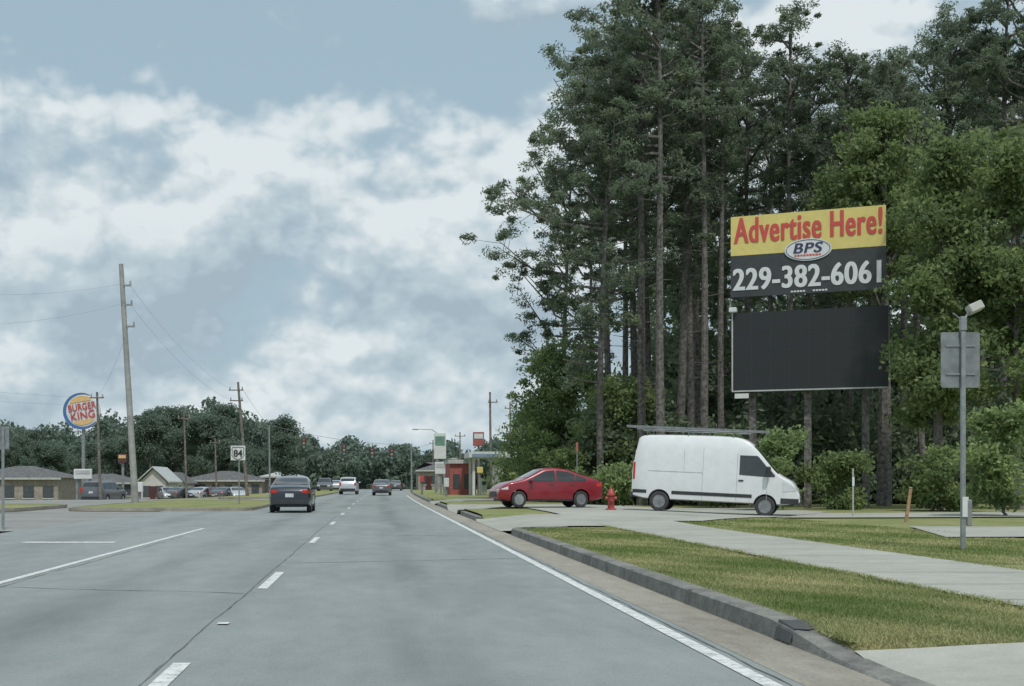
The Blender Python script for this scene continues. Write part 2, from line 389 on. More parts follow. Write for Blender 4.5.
def isl(Y0,Y1):
    n=max(3,int((Y1-Y0)/3)); pp=[(3.16+bend(y),y) for y in np.linspace(Y0+1,Y1-1,n)]
    st=[(3.16+1-math.cos(t)*1+bend(Y0),Y0+1-math.sin(t)) for t in [math.pi/2*(1-i/5) for i in range(5)]]
    en=[(3.16+1-math.cos(t)+bend(Y1),Y1-1+math.sin(t)) for t in [math.pi/2*i/5 for i in range(1,6)]]
    q=st+pp+en; curb(q,[.15]*len(q))
isl(41,50.3); isl(57.5,70); isl(78,200)
for yj in (13.2,16.2,19.3,22.4,25.5,28.5):
    MB().box((3.27,yj,.085),(.222,.008,.152)).build('kerb_joint','joint',**S)
MB().grid(lambda u,v:(3.145+.24*v,9.9+.40*u+.03*math.sin(9*v),(.130+.03*u if v>.2 else .02+(.11+.03*u)*min(1,v*5))),6,10).build('tar_drain_patch','tar_drain_dark',**S)  # drain opening's dark painted as a flat patch, along with its tar
def patch(name,m,fn,nu,nv,off,kw=S):
    def g(u,v):
        X,Y=fn(u,v); return (X,Y,gz(X,Y)+off)
    return MB().grid(g,nu,nv).build(name,m,smooth=True,**kw)
def rect(x0,x1,Y0,Y1,cut=0): return lambda u,v:(x0+(x1-x0)*u+bend(Y0+(Y1-Y0)*v),Y0+(Y1-Y0)*v)
patch('grass_verge','grass',rect(3.36,40,-10,90),90,260,-.03)
MB().grid(lambda u,v:(3.4+60*u+bend(90+110*v),90+110*v,.09),4,30).build('far_verge','grass',**S)
patch('sidewalk','concrete',rect(5.8,8.2,9.2,36),6,80,.004)
patch('near_driveway','concrete',rect(3.36,16,-6,9.15),30,50,.004)
def quadf(a,b,c,d):
    a,b,c,d=map(Vector,(a,b,c,d))
    return lambda u,v: tuple((a*(1-u)+b*u)*(1-v)+(d*(1-u)+c*u)*v)
patch('driveway_apron','concrete',rect(3.12,5.8,32.8,41),14,40,.006)
patch('driveway','concrete',quadf((5.8,36.0),(9.0,36.0),(17.5,50.3),(5.8,50.3)),20,40,.006)
patch('exit_driveway','concrete',rect(3.12,17.5,50.3,58),30,16,.006)
patch('frontage_path','concrete',quadf((12.9,42.2),(40,44.5),(40,48.5),(16.6,48.6)),40,12,.010)
patch('side_path','concrete',quadf((11.6,26.5),(30,27.5),(30,31.5),(13.5,33)),30,10,.004)
patch('far_driveway','concrete',rect(3.12,20,70,78),20,14,.006)
for i in range(14):
    y=10.5+i*1.85
    MB().grid(lambda u,v:(5.8+2.4*u,y+.02*v,gz(7,y)+.008),6,1).build('sidewalk_joint','joint',**S)
def island(x0,x1,Y0,Y1,z=.13,rad=1.5,nm='median'):
    poly=[]
    for cx,cy,a0 in ((x1-rad,Y1-rad,0),(x0+rad,Y1-rad,90),(x0+rad,Y0+rad,180),(x1-rad,Y0+rad,270)):
        for i in range(6):
            t=R(a0+90*i/5); yy=cy+rad*math.sin(t); poly.append((cx+rad*math.cos(t)+bend(yy),yy))
    n=len(poly); mb=MB().add([(x,y,z) for x,y in poly],[tuple(range(n))]); mb.build(nm,'grass',**S)
    mb=MB(); cx=sum(p[0] for p in poly)/n; cy=sum(p[1] for p in poly)/n
    o=[]
    for x,y in poly:
        d=Vector((x-cx,y-cy)); d.normalize(); o.append((x+d.x*.2,y+d.y*.2))
    mb.add([(x,y,z+.01) for x,y in poly]+[(x,y,z+.01) for x,y in o]+[(x,y,0) for x,y in o],[(i,(i+1)%n,(i+1)%n+n,i+n) for i in range(n)]+[(i+n,(i+1)%n+n,(i+1)%n+2*n,i+2*n) for i in range(n)])
    mb.build('median_kerb','gutter',**S)
island(-13.5,-5.5,56,80); island(-38,-15.5,54,66,rad=2); island(-12,-5.3,96,190)
MB().add([(-70,66,-.02),(-9.2,52.01,-.02),(-9.2,100,-.02),(-70,100,-.5)],[(0,1,2,3)]).build('parking_lot','lot',**S)
def tinted(name,V,Fc,tint,m,parent=None,**kw):
    me=bpy.data.meshes.new(name); nV=len(V); nF=len(Fc); k=Fc.shape[1]
    me.vertices.add(nV); me.vertices.foreach_set('co',V.astype(np.float32).ravel())
    me.loops.add(nF*k); me.loops.foreach_set('vertex_index',Fc.astype(np.int32).ravel())
    me.polygons.add(nF); me.polygons.foreach_set('loop_start',np.arange(0,nF*k,k,dtype=np.int32)); me.polygons.foreach_set('loop_total',np.full(nF,k,dtype=np.int32))
    me.update(calc_edges=True)
    at=me.attributes.new('tint','FLOAT','POINT'); at.data.foreach_set('value',np.clip(tint,0,1).astype(np.float32))
    me.materials.append(M[m]); me.validate()
    o=bpy.data.objects.new(name,me); C.objects.link(o); o.parent=parent
    for a,b in kw.items(): o[a]=b
    return o
rng=np.random.default_rng(5)
def blades(name,x0,x1,Y0,Y1,n,label):
    u=rng.random(n); Y=1/((1/Y0)+(1/Y1-1/Y0)*u); X=x0+(x1-x0)*rng.random(n)
    pn=np.sin(X*2.1+Y*.7)+np.sin(Y*1.3-X*1.1)+np.sin(X*5+Y*3.1)*.6
    t=.40+.22*pn+rng.normal(0,.13,n); h=(.008+.018*rng.random(n))*(1.1-.25*pn)
    a=rng.random(n)*6.283; wd=.004+.00035*Y
    Z=np.array([gz(a_,b_) for a_,b_ in zip(X,Y)])-.03
    dx,dy=np.cos(a)*wd,np.sin(a)*wd; lx,ly=rng.normal(0,.02,n),rng.normal(0,.02,n)
    V=np.stack([np.stack([X-dx,Y-dy,Z],1),np.stack([X+dx,Y+dy,Z],1),np.stack([X+lx,Y+ly,Z+.016+h],1)],1).reshape(-1,3)
    tinted(name,V,np.arange(3*n).reshape(-1,3),np.repeat(t,3),'blade',label=label,category='grass',kind='stuff')
blades('kerbside_grass',3.40,5.82,9.2,32,95000,'short dry grass in the strip between kerb and sidewalk')
blades('verge_grass',8.18,13,18,42,45000,'short grass beyond the sidewalk around the sign post')
def weeds(name,label,n,fx,Y0,Y1,zf,hh):
    Yc=Y0+(Y1-Y0)*rng.random(n//14)**1.3; Xc=fx(Yc)
    Y=np.repeat(Yc,14)+rng.normal(0,.06,len(Yc)*14); X=np.repeat(Xc,14)+rng.normal(0,.035,len(Yc)*14); n_=len(X)
    a=rng.random(n_)*6.283; wd=.007; h=hh*(.4+rng.random(n_)); Z=np.full(n_,zf)
    V=np.stack([np.stack([X-np.cos(a)*wd,Y-np.sin(a)*wd,Z],1),np.stack([X+np.cos(a)*wd,Y+np.sin(a)*wd,Z],1),np.stack([X+rng.normal(0,.04,n_),Y+rng.normal(0,.04,n_),Z+h],1)],1).reshape(-1,3)
    tinted(name,V,np.arange(3*n_).reshape(-1,3),np.repeat(.3+.4*rng.random(n_),3),'blade',label=label,category='weeds',kind='stuff')
weeds('kerb_weeds','ragged grass edge leaning over the back of the kerb',9000,lambda y:3.40+0*y,9.3,31,.11,.05)
weeds('sidewalk_weeds','ragged grass growing over both edges of the sidewalk',7000,lambda y:np.where(rng.random(len(y))<.6,5.80,8.21),9.5,35,.125,.035)
# ------------------------------------------------------------ foliage
def diamonds(cen,half,wid,tint,rng,flat=0):
    n=len(cen); a=rng.normal(size=(n,3)); a[:,2]*=(1-flat); a/=np.linalg.norm(a,axis=1)[:,None]
    b=rng.normal(size=(n,3)); b-=a*(a*b).sum(1)[:,None]; b/=np.linalg.norm(b,axis=1)[:,None]
    l=half*(.6+.8*rng.random(n))[:,None]; w_=wid*(.6+.8*rng.random(n))[:,None]
    V=np.stack([cen-a*l,cen+b*w_,cen+a*l,cen-b*w_],1).reshape(-1,3)
    return V,np.arange(4*n).reshape(-1,4),np.repeat(tint,4)
def clumpy(cl,rad,per,rng,squash=.65,sd_=.18):
    K=len(cl); d=rng.normal(size=(K,per,3)); d/=np.linalg.norm(d,axis=2)[:,:,None]; r=rng.random((K,per,1))**.5
    P=cl[:,None,:]+d*r*rad[:,None,None]*np.array([1,1,squash])
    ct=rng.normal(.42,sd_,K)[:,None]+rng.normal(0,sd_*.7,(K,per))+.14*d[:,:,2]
    return P.reshape(-1,3),ct.ravel()
def pine_mesh(seed,H,base,spread,nb,r0=.24,m='pine1',label='x',side=0):
    rg=np.random.default_rng(seed); t=thing('pine_tree',label,'tree')
    tr=MB(); k=9; ph=rg.random()*6; lean=rg.normal(0,.014,2)
    def ax(z): q=z/H; return Vector((lean[0]*z+.3*math.sin(q*4+ph)*q,lean[1]*z+.25*math.cos(q*3+ph)*q,z))
    tr.tube([ax(H*i/k) for i in range(k+1)],[r0*(1-.78*(i/k)**1.2)*(1.25 if i==0 else 1) for i in range(k+1)],9)
    cl=[];rd=[]
    for i in range(nb):
        q=base+(1-base)*((i+rg.random())/nb)**.8; z=H*q*.985; az=rg.random()*6.283
        f=(1-q)/(1-base); L_=spread*(.5+.5*min(1,f*3.0)**.8)*(.30+.9*rg.random())
        if side: az= (math.pi if side<0 else 0)+rg.normal(0,.9) if rg.random()<.55 else az
        up=.12+.9*(1-f)**1.3+rg.normal(0,.22)
        o=ax(z); d=Vector((math.cos(az),math.sin(az),up)).normalized(); mid=o+d*L_*.5+Vector((0,0,-.10*L_)); e=o+d*L_+Vector((0,0,.16*L_*rg.normal(.5,1)))
        rr=.04+.02*L_/spread*1.2
        tr.tube([o,mid,e],[rr*1.6,rr,.018],5,cap=False)
        nc=max(1,int(L_*1.2+.4))
        for j in range(nc):
            s=.52+.48*(j+rg.random())/nc; pnt=o.lerp(mid,s*2) if s<.5 else mid.lerp(e,s*2-1)
            jit=rg.normal(0,.22+.12*L_*s,3)*np.array([1,1,.6]); pp=np.array(pnt)+jit
            cl.append(pp); rd.append(.42+.42*rg.random())
            tr.tube([pnt,Vector(pp)],[.02,.01],3,cap=False)
            # satellites make a billowy tuft
            for u_ in range(2):
                if rg.random()<.6: cl.append(pp+rg.normal(0,.45,3)*np.array([1,1,.5])); rd.append(.22+.22*rg.random())
    top=ax(H)
    for j in range(6): cl.append(np.array(top)+rg.normal(0,.55,3)*np.array([1,1,.5])); rd.append(.4+.3*rg.random())
    for j in range(9):
        z=H*base*(.4+.6*rg.random()); az=rg.random()*6.28; o=ax(z)
        tr.tube([o,o+Vector((math.cos(az),math.sin(az),.1))*rg.uniform(.4,1.8)],[.03,.01],4,cap=False)
    tr.build('trunk','bark',t,smooth=True,recalc=False)
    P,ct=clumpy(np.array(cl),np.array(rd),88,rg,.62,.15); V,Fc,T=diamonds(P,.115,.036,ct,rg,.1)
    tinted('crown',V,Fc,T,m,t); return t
def broad_mesh(seed,H,rx,base,nc,m,label,leaf=.13,per=85,name='broadleaf_tree',crad=.8,low=.3,sd_=.16):
    rg=np.random.default_rng(seed); t=thing(name,label,'tree' if 'tree' in name else 'bush')
    tr=MB(); r0=H*.016; zb=H*base
    tr.tube([(0,0,-.3),(.05,0,zb*.5),(0,.05,zb),(0.1,0,H*.75)],[r0*1.3,r0,r0*.85,r0*.25],8)
    cl=[];rd=[]
    nl=max(6,int(nc/14)); limbs=[]
    for i in range(nl):
        q=rg.random(); z=zb+(H-zb)*(.1+.85*q); az=rg.random()*6.283; rr=rx*math.sqrt(max(.05,1-((q-low)/(1-low) if q>low else (low-q)/low*.8)**2))*(.6+.5*rg.random())
        e=Vector((math.cos(az)*rr*.85,math.sin(az)*rr*.85,z)); o=Vector((0,0,max(zb*.7,z-rr*.7)))
        mid=o.lerp(e,.5)+Vector((0,0,.1*rr)); tr.tube([o,mid,e],[r0*.45,r0*.3,.012],5,cap=False); limbs.append((o,mid,e,rr))
    for i in range(nc):
        o,mid,e,rr=limbs[i%nl]; s=.4+.75*rg.random(); pnt=mid.lerp(e,min(1.15,s*2-1)) if s>.5 else o.lerp(mid,s*2)
        cl.append(np.array(pnt)+rg.normal(0,.22*rx,3)*np.array([1,1,.7])); rd.append(crad*(.5+.8*rg.random()))
    cl=np.array(cl); cl[:,2]=np.clip(cl[:,2],zb*.6+.1,H)
    tr.build('trunk','bark',t,smooth=True,recalc=False)
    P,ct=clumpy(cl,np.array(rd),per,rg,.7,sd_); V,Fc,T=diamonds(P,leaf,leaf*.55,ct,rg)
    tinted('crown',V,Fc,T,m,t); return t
GP='tall pines crowded beside the billboard'
gl_lab='tall slender pine with bare lower trunk in the crowded stand behind the billboard'
pines=[pine_mesh(11,28,.50,3.7,38,label=gl_lab),pine_mesh(12,27,.58,3.2,28,label=gl_lab),pine_mesh(13,26,.46,4.0,38,label=gl_lab),
       pine_mesh(14,29,.62,3.1,25,label=gl_lab),pine_mesh(15,21,.30,5.0,36,label=gl_lab,side=-1,r0=.2)]
for q in pines: q['group']=GP
used=[False]*5
def pl(v,px,Y,s,label=None,rz=0,z=0):
    loc=(wx(px,Y),Y,z)
    if not used[v]:
        o=pines[v]; o.location=loc; o.rotation_euler=(0,0,rz); o.scale=(s,)*3; used[v]=True
        o['label']=label or gl_lab
    else: o=dup(pines[v],loc,rz,s,label or gl_lab,GP)
    if label: 
        if 'group' in o: del o['group']
    else: o['group']=GP
    return o
rr=random.Random(8)
pl(4,600,66,1.0,'feathery pine with long limbs reaching left over the red sedan, leftmost of the stand',0)
pl(4,562,80,.98,'smaller thin pine at the far left edge of the stand',.5)
pl(2,614,72,.93)
pl(0,642,66,1.0,'tallest broad pine rising left of the billboard to the top edge',1.0)
pl(1,662,64,1.0,'straight pine trunk rising behind the white van roof',2.0)
pl(2,676,70,1.05,None,3.1)
for (px,Y,v,s) in [(626,84,1,1.0),(640,76,2,1.05),(654,80,2,1.1),(692,74,3,.97),(703,66,1,.95),(700,84,0,1.08),(722,68,3,.84),(752,76,2,.97),(770,82,0,.95),(788,70,3,.93),(812,72,1,.88),(832,84,2,.98),
                  (852,68,0,.84),(842,98,2,1.05),(870,80,0,.95),(905,74,1,.94),(925,66,2,.80),(940,80,0,1.0),(955,72,0,.95),(978,84,1,1.08),(1000,70,3,.98),(1016,78,2,1.05),(1040,68,0,1.0),(590,94,1,.84),(680,94,0,1.12),(780,102,1,1.1),(890,100,0,1.0),(960,100,2,1.1),(730,92,0,.95),(1010,96,0,1.1)]:
    pl(v,px,Y,s,None,rr.random()*6.28)
b=broad_mesh(21,19,3.6,.5,270,'leafA','light green leafy tree rising above the right end of the billboard',leaf=.12); b.location=(wx(884,63),63,.1)
b=broad_mesh(25,16,2.2,.12,250,'leafA','narrow leafy tree between the billboard and the sign post, its leaves touching the board',leaf=.12); b.location=(wx(938,55.5),55.5,.1)
b=broad_mesh(22,16,3.2,.12,300,'leafA','wide leafy tree at the right edge behind the sign post',leaf=.12); b.location=(wx(1016,55),55,.1)
b=broad_mesh(23,9,3.0,.12,260,'leafB','pale green leafy tree left of the pines above the red sedan',leaf=.11); b.location=(wx(566,74),74,.1)
b=broad_mesh(24,6.5,2.6,.05,200,'leafA','rounded leafy tree behind the fire hydrant and van tail',leaf=.11); b.location=(wx(622,68),68,.1)
b=broad_mesh(26,5.5,2.4,.05,160,'leafB','short leafy tree at the left foot of the pines near the canopy',leaf=.11); b.location=(wx(536,84),84,.1)
def bush(seed,H,rx,m,label,px,Y,**k):
    o=broad_mesh(seed,H,rx,.03,int(60*rx),m,label,leaf=.09,per=80,name='roadside_bush',crad=.5,**k); o.location=(wx(px,Y),Y,.1); return o
bush(31,3.4,1.6,'leafB','light green bush just behind the white van windscreen',772,54)
bush(32,3.2,1.7,'leafA','bush behind the roof rack of the white van',728,60)
bush(33,4.2,1.5,'leafB','bright bush with upright shoots at the right edge',1004,44)
bush(34,2.2,1.4,'leafA','low bush between the white van and the wooden stake',838,56)
bush(35,2.6,1.6,'leafA','bushy shrub behind the red sedan roof',560,66)
bush(36,2.4,1.5,'leafB','shrub beside the fire hydrant',612,60)
bush(37,2.4,1.6,'leafA','low dark bush behind the sign post',940,52)
bush(38,2.2,1.5,'leafA','low bush left of the red sedan near the canopy',528,82)
def wood(name,x0,x1,Y0,Y1,hfun,n,leaf,m,label,per=60,rad=1.1,z0=0,sd_=.18):
    rg=np.random.default_rng(n%977); K=n//per
    X=x0+(x1-x0)*rg.random(K); Y=Y0+(Y1-Y0)*rg.random(K); H=np.array([hfun(a,b) for a,b in zip(X,Y)]); Z=z0+H*rg.random(K)**.85
    P,ct=clumpy(np.stack([X,Y,Z],1),rad*(.6+.7*rg.random(K)),per,rg,.75,sd_); V,Fc,T=diamonds(P,leaf,leaf*.6,ct,rg)
    tinted(name,V,Fc,T,m,None,label=label,category='undergrowth' if 'under' in name else 'woods',kind='stuff')
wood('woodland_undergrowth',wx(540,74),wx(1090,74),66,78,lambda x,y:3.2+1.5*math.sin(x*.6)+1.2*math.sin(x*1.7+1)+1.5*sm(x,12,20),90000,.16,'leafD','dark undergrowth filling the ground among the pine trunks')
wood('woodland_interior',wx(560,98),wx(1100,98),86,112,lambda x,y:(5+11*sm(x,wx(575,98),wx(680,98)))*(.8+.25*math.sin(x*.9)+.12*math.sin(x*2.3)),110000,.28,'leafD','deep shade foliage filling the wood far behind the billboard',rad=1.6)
def hf(x,y):
    px=377+F*x/y
    h=np.interp(px,[-60,0,40,70,120,170,215,240,270,300,330,380,420,480,560,620],[46,46,50,42,56,66,72,55,50,34,34,30,24,26,34,60])
    return (h+6*math.sin(px*.13)+4*math.sin(px*.31)+3*math.sin(px*.7))*y/F
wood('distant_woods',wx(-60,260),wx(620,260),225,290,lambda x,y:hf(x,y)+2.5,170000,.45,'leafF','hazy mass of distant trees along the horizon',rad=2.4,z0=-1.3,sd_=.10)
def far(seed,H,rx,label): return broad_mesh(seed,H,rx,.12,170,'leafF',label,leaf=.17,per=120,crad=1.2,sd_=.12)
GF='trees behind the shops on the left'; lf='hazy green tree in the row behind the low shops on the left'
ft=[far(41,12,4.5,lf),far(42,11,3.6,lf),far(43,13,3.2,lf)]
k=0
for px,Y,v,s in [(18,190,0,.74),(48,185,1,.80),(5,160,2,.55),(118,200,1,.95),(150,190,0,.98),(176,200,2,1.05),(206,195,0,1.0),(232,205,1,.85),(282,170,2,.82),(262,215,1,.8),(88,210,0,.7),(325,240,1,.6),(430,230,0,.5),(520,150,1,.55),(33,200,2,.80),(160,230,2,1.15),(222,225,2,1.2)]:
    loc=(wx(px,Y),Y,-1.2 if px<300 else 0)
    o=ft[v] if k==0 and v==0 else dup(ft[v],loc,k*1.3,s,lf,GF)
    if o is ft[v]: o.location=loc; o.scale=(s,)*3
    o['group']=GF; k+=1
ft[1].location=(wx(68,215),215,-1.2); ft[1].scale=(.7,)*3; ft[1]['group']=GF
ft[2].location=(wx(135,220),220,-1.2); ft[2].scale=(.9,)*3; ft[2]['group']=GF
# ------------------------------------------------------------ vehicles
def vehicle(name,label,cat,loc,rz,L_,W,prof,belt,roof,fz,wheels,wr,paintm,sill=.24,taper=.12,tilt=0,group=None,rimm='rim',sw=1,edge=1,ang=38):
    t=thing(name,label,cat,loc,rz,group); t.rotation_euler=(0,tilt,rz)
    px_,pz_=zip(*prof)
    def top(x):
        s=0
        for d in(-.09,-.045,0,.045,.09): s+=np.interp(x+d*sw,px_,pz_)
        return s/5
    fzx,fzy=zip(*fz)
    def plan(x):
        s=max(0,(abs(x)-(L_/2-.75))/.75); return W/2*(1-taper*s**2.6)
    def half(x,z): return plan(x)*np.interp(z,fzx,fzy)
    ra=wr+.055
    def bot(x):
        z=sill+.10*max(0,(abs(x)-(L_/2-.5))/.5)
        for xi in wheels:
            d=abs(x-xi)
            if d<ra: z=max(z,wr+math.sqrt(max(0,ra*ra-d*d)))
        return z
    xs_=set(np.round(np.linspace(-L_/2,L_/2,64),4))
    for e_ in (.02,.06,.12): xs_|={round(-L_/2+e_,4),round(L_/2-e_,4)}
    for xi in wheels:
        for a in range(0,19): xs_.add(round(xi+ra*math.cos(math.pi*a/18),4))
        xs_|={round(xi+ra+.002,4),round(xi-ra-.002,4)}
    xs_=sorted(xs_); rings=[]
    for x in xs_:
        zt=top(x); zb=bot(x); zB=min(belt,zt-.08*edge); zb=min(zb,zB-.03)
        pts=[(0,zb),(half(x,zb)*.90,zb)]
        for u in(.04,.15,.35,.65,.9,1): z=zb+(zB-zb)*u; pts.append((half(x,z),z))
        for u in(.08,.4,.7,1): z=zB+(zt-.05*edge-zB)*u; pts.append((half(x,z),z))
        hh=half(x,zt-.05*edge); pts+=[(hh-.025*edge,zt-.022*edge),(hh-.08*edge,zt-.004*edge),(hh*.5,zt+.012),(0,zt+.018)]
        rings.append([(x,y,z) for y,z in pts]+[(x,-y,z) for y,z in pts[-2:0:-1]])
    mb=MB(); n=len(rings[0])
    for r_ in rings: mb.v+=r_
    for i in range(len(rings)-1):
        for j in range(n): mb.f.append((i*n+j,(i+1)*n+j,(i+1)*n+(j+1)%n,i*n+(j+1)%n))
    mb.f.append(tuple(range(n))); mb.f.append(tuple((len(rings)-1)*n+j for j in range(n)))
    body=mb.build('body',paintm,t,smooth=True,ang=ang)
    MB().box((0,0,sill+.16),(L_*.93,W*.66,.34)).build('underbody','black',t)
    for xi in wheels:
        for s in(-1,1):
            yo=s*(W/2-.015); tw=.2
            tm=MB().lathe([(wr*.62,-tw/2*s),(wr*.9,-tw/2*s),(wr,-tw*.38*s),(wr,tw*.38*s),(wr*.93,tw/2*s),(wr*.66,tw/2*s),(wr*.64,tw*.3*s)],28,'y',(xi,yo-s*tw/2,wr))
            wh=tm.build('wheel','rubber',t,smooth=True,ang=40)
            rm=MB().lathe([(wr*.64,-.02*s),(wr*.64,-.005*s),(wr*.57,-.008*s),(wr*.55,-.035*s)],24,'y',(xi,yo,wr))
            for k_ in range(7):
                a=k_*2*math.pi/7; rot=Matrix.Rotation(a,3,'Y'); c_=rot@Vector((wr*.33,0,0))
                rm.box((xi+c_.x,yo-.015*s,wr+c_.z),(wr*.52,.03,wr*.12),rot)
            rm.lathe([(wr*.13,-.03*s),(wr*.12,0)],12,'y',(xi,yo,wr))
            rm.build('rim',rimm,wh)
    H=dict(t=t,top=top,half=half,L=L_,W=W,body=body)
    def side(nm,m,xa,xb,lo,hi,off=.006,nx=14,nz=5,sides=(-1,1)):
        lo_=lo if callable(lo) else (lambda x:lo); hi_=hi if callable(hi) else (lambda x:hi)
        for s in sides:
            def g(u,v):
                x=xa+(xb-xa)*u; a=lo_(x); b_=max(a+.002,hi_(x)); z=a+(b_-a)*v; return (x,s*(half(x,z)+off),z)
            MB().grid(g,nx,nz).build(nm,m,t,smooth=True)
    def topp(nm,m,xa,xb,k_=.95,off=.022,nx=10,inset=.06):
        def g(u,v):
            x=xa+(xb-xa)*u; zt=top(x); hh=(half(x,zt-.05)-inset)*k_; y=hh*(2*v-1); return (x,y,zt+off-.012*abs(2*v-1)**3)
        MB().grid(g,nx,10).build(nm,m,t,smooth=True)
    def bx(nm,m,c,d,rot=None,bev=.01,par=None): return MB().box(c,d,rot,bev).build(nm,m,par or t)
    H.update(side=side,topp=topp,bx=bx); return H
SED=[(-2.22,.72),(-2.20,.95),(-2.12,1.03),(-1.75,1.10),(-1.35,1.22),(-.75,1.42),(-.2,1.48),(.25,1.44),(.95,1.12),(1.2,1.02),(1.75,.92),(2.05,.80),(2.2,.62),(2.22,.5)]
FZ=[(.2,.93),(.35,.98),(.6,1.0),(.8,.985),(.98,.95),(1.2,.86),(1.45,.74),(1.6,.7)]
def sedan(label,loc,rz,pm,group=None,tilt=0,name='sedan_car'):
    v=vehicle(name,label,'car',loc,rz,4.44,1.74,SED,.93,1.46,FZ,(-1.28,1.36),.31,pm,group=group,tilt=tilt)
    t,side,topp,bx,top,half=v['t'],v['side'],v['topp'],v['bx'],v['top'],v['half']
    wl=lambda x:.965-.02*x*.3; wh=lambda x:min(top(x)-.095,1.385)
    side('window','glass',-.18,.98,wl,wh); side('window','glass',-1.02,-.26,wl,wh); side('window','glass',-1.5,-1.08,wl,wh)
    topp('windscreen','glass',.34,1.0); topp('rear_window','glass',-1.62,-.88)
    for xa in(-.22,.95,-1.05): side('door_seam','seam',xa-.006,xa+.006,.33,.95,off=.002,nx=1,nz=5)
    side('sill_trim','black',-.9,.95,.25,.32,off=.008,nx=8,nz=1)
    side('door_handle','seam',-.12,.06,.83,.86,off=.02,nx=2,nz=1); side('door_handle','seam',-.98,-.8,.84,.87,off=.02,nx=2,nz=1)
    side('headlight','headlight',1.82,2.10,lambda x:.67,lambda x:.67+.13*(2.2-x)/.4,off=.008,nx=8,nz=3)
    side('taillight','taillight',-2.19,-1.95,.78,lambda x:.92-.1*(x+2.2),off=.008,nx=6,nz=3)
    for s in(-1,1):
        bx('taillight','taillight',(-2.222,s*.62,.86),(.03,.22,.12))
        bx('headlight','headlight',(2.20,s*.56,.63),(.05,.26,.1))
        bx('mirror',pm,(.84,s*.96,1.0),(.12,.2,.13),bev=.03)
    bx('grille','black',(2.222,0,.5),(.03,.9,.2)); bx('number_plate','plate',(-2.23,0,.70),(.02,.34,.15)); bx('rear_bumper_trim','black',(-2.225,0,.42),(.03,1.2,.14))
    return v
def suv(label,loc,rz,pm,group=None):
    P=[(-2.3,.85),(-2.28,1.08),(-2.18,1.3),(-1.95,1.62),(-1.5,1.72),(0,1.74),(.35,1.70),(1.0,1.22),(1.25,1.12),(2.0,1.02),(2.25,.85),(2.3,.6)]
    v=vehicle('suv_car',label,'car',loc,rz,4.6,1.84,P,1.08,1.72,[(.3,.95),(.6,1),(1.0,.98),(1.2,.93),(1.72,.78)],(-1.4,1.4),.36,pm,sill=.3,group=group)
    top=v['top']; v['side']('window','glass',-.1,1.0,1.12,lambda x:min(top(x)-.1,1.6)); v['side']('window','glass',-1.15,-.2,1.12,lambda x:min(top(x)-.1,1.6)); v['side']('window','glass',-1.95,-1.25,1.14,lambda x:min(top(x)-.12,1.58))
    v['topp']('windscreen','glass',.42,1.0); v['topp']('rear_window','glass',-2.17,-1.97,off=.03)
    bx=v['bx']
    for s in(-1,1):
        bx('taillight','taillight',(-2.29,s*.74,1.05),(.06,.18,.3)); bx('headlight','headlight',(2.27,s*.68,.8),(.08,.32,.16)); bx('mirror',pm,(.9,s*1.02,1.2),(.12,.2,.16),bev=.03)
    bx('grille','black',(2.3,0,.72),(.04,.9,.28)); bx('number_plate','plate',(-2.31,0,.9),(.03,.34,.16)); bx('bumper','black',(-2.3,0,.5),(.05,1.5,.2))
    return v
YA=52.4
sedan('dark blue sedan seen from behind in the left lane with red tail lamps',(wx(293,YA+2.2),YA+2.2,.006),R(90),'dkblue')
v=sedan('red sedan pulling out of the driveway beside the fire hydrant',(wx(545,51.2),51.2,gz(6.5,51.5)+.006),R(180+9),'red')
v['t'].scale=(.94,1,1.05)
suv('white suv seen from behind further up the road',(wx(349,132),132,.006),R(88),'silver')
sedan('dark grey sedan far ahead in the right lane',(wx(382,122),122,.006),R(88),'grey')
suv('dark suv far ahead left of the white suv',(wx(325,165),165,.006),R(-92),'grey')
sedan('small pale car furthest ahead on the road',(wx(337,175),175,.006),R(88),'silver')
sedan('tiny dark car furthest up the right lane',(wx(396,190),190,.006),R(86),'grey')
suv('grey suv waiting beyond the median below the round sign',(wx(104,96),96,-.4),R(78),'grey')
GC='cars parked in a row at the left shops'
for i,(px,m_) in enumerate([(168,'silver'),(180,'grey'),(192,'dkblue'),(203,'silver'),(214,'maroon'),(225,'grey'),(236,'silver')]):
    nmz={'silver':'silver','grey':'grey','dkblue':'dark blue','maroon':'maroon'}[m_]
    ordn=['first','second','third','fourth','fifth','sixth','seventh'][i]
    sedan(f'{nmz} car parked in the row at the left shops, {ordn} from the left',(wx(px,138),138,-.75),R(70 if i%2 else -70),m_,group=GC)
# white van
VP=[(-2.99,.7),(-2.98,2.25),(-2.92,2.55),(-2.65,2.68),(-1.5,2.72),(0,2.73),(.7,2.71),(1.1,2.62),(1.4,2.40),(2.16,1.54),(2.32,1.42),(2.7,1.26),(2.88,1.10),(2.96,.92),(2.99,.6)]
VF=[(.3,.95),(.5,.985),(.8,1.0),(1.2,1.0),(1.5,.985),(1.9,.965),(2.2,.94),(2.45,.905),(2.6,.86),(2.72,.78)]
vx=wx(715,46.2); vy=46.2; za=gz(vx-1.8,vy+.5); zb_=gz(vx+1.9,vy-.5)-.04; tilt=math.atan2(za-zb_,3.6); VR=R(-20); VS=.955
v=vehicle('cargo_van','white high roof cargo van with a ladder rack parked across the driveway','van',(vx,vy,(za+zb_)/2+.012),VR,5.98,2.02,VP,1.35,2.7,VF,(-1.95,1.82),.35,'white',sill=.42,taper=.16,tilt=tilt,rimm='steelrim',sw=1.8,edge=1.6,ang=60)
t=v['t']; t.scale=(VS,VS,1); side=v['side']; top=v['top']; bx=v['bx']
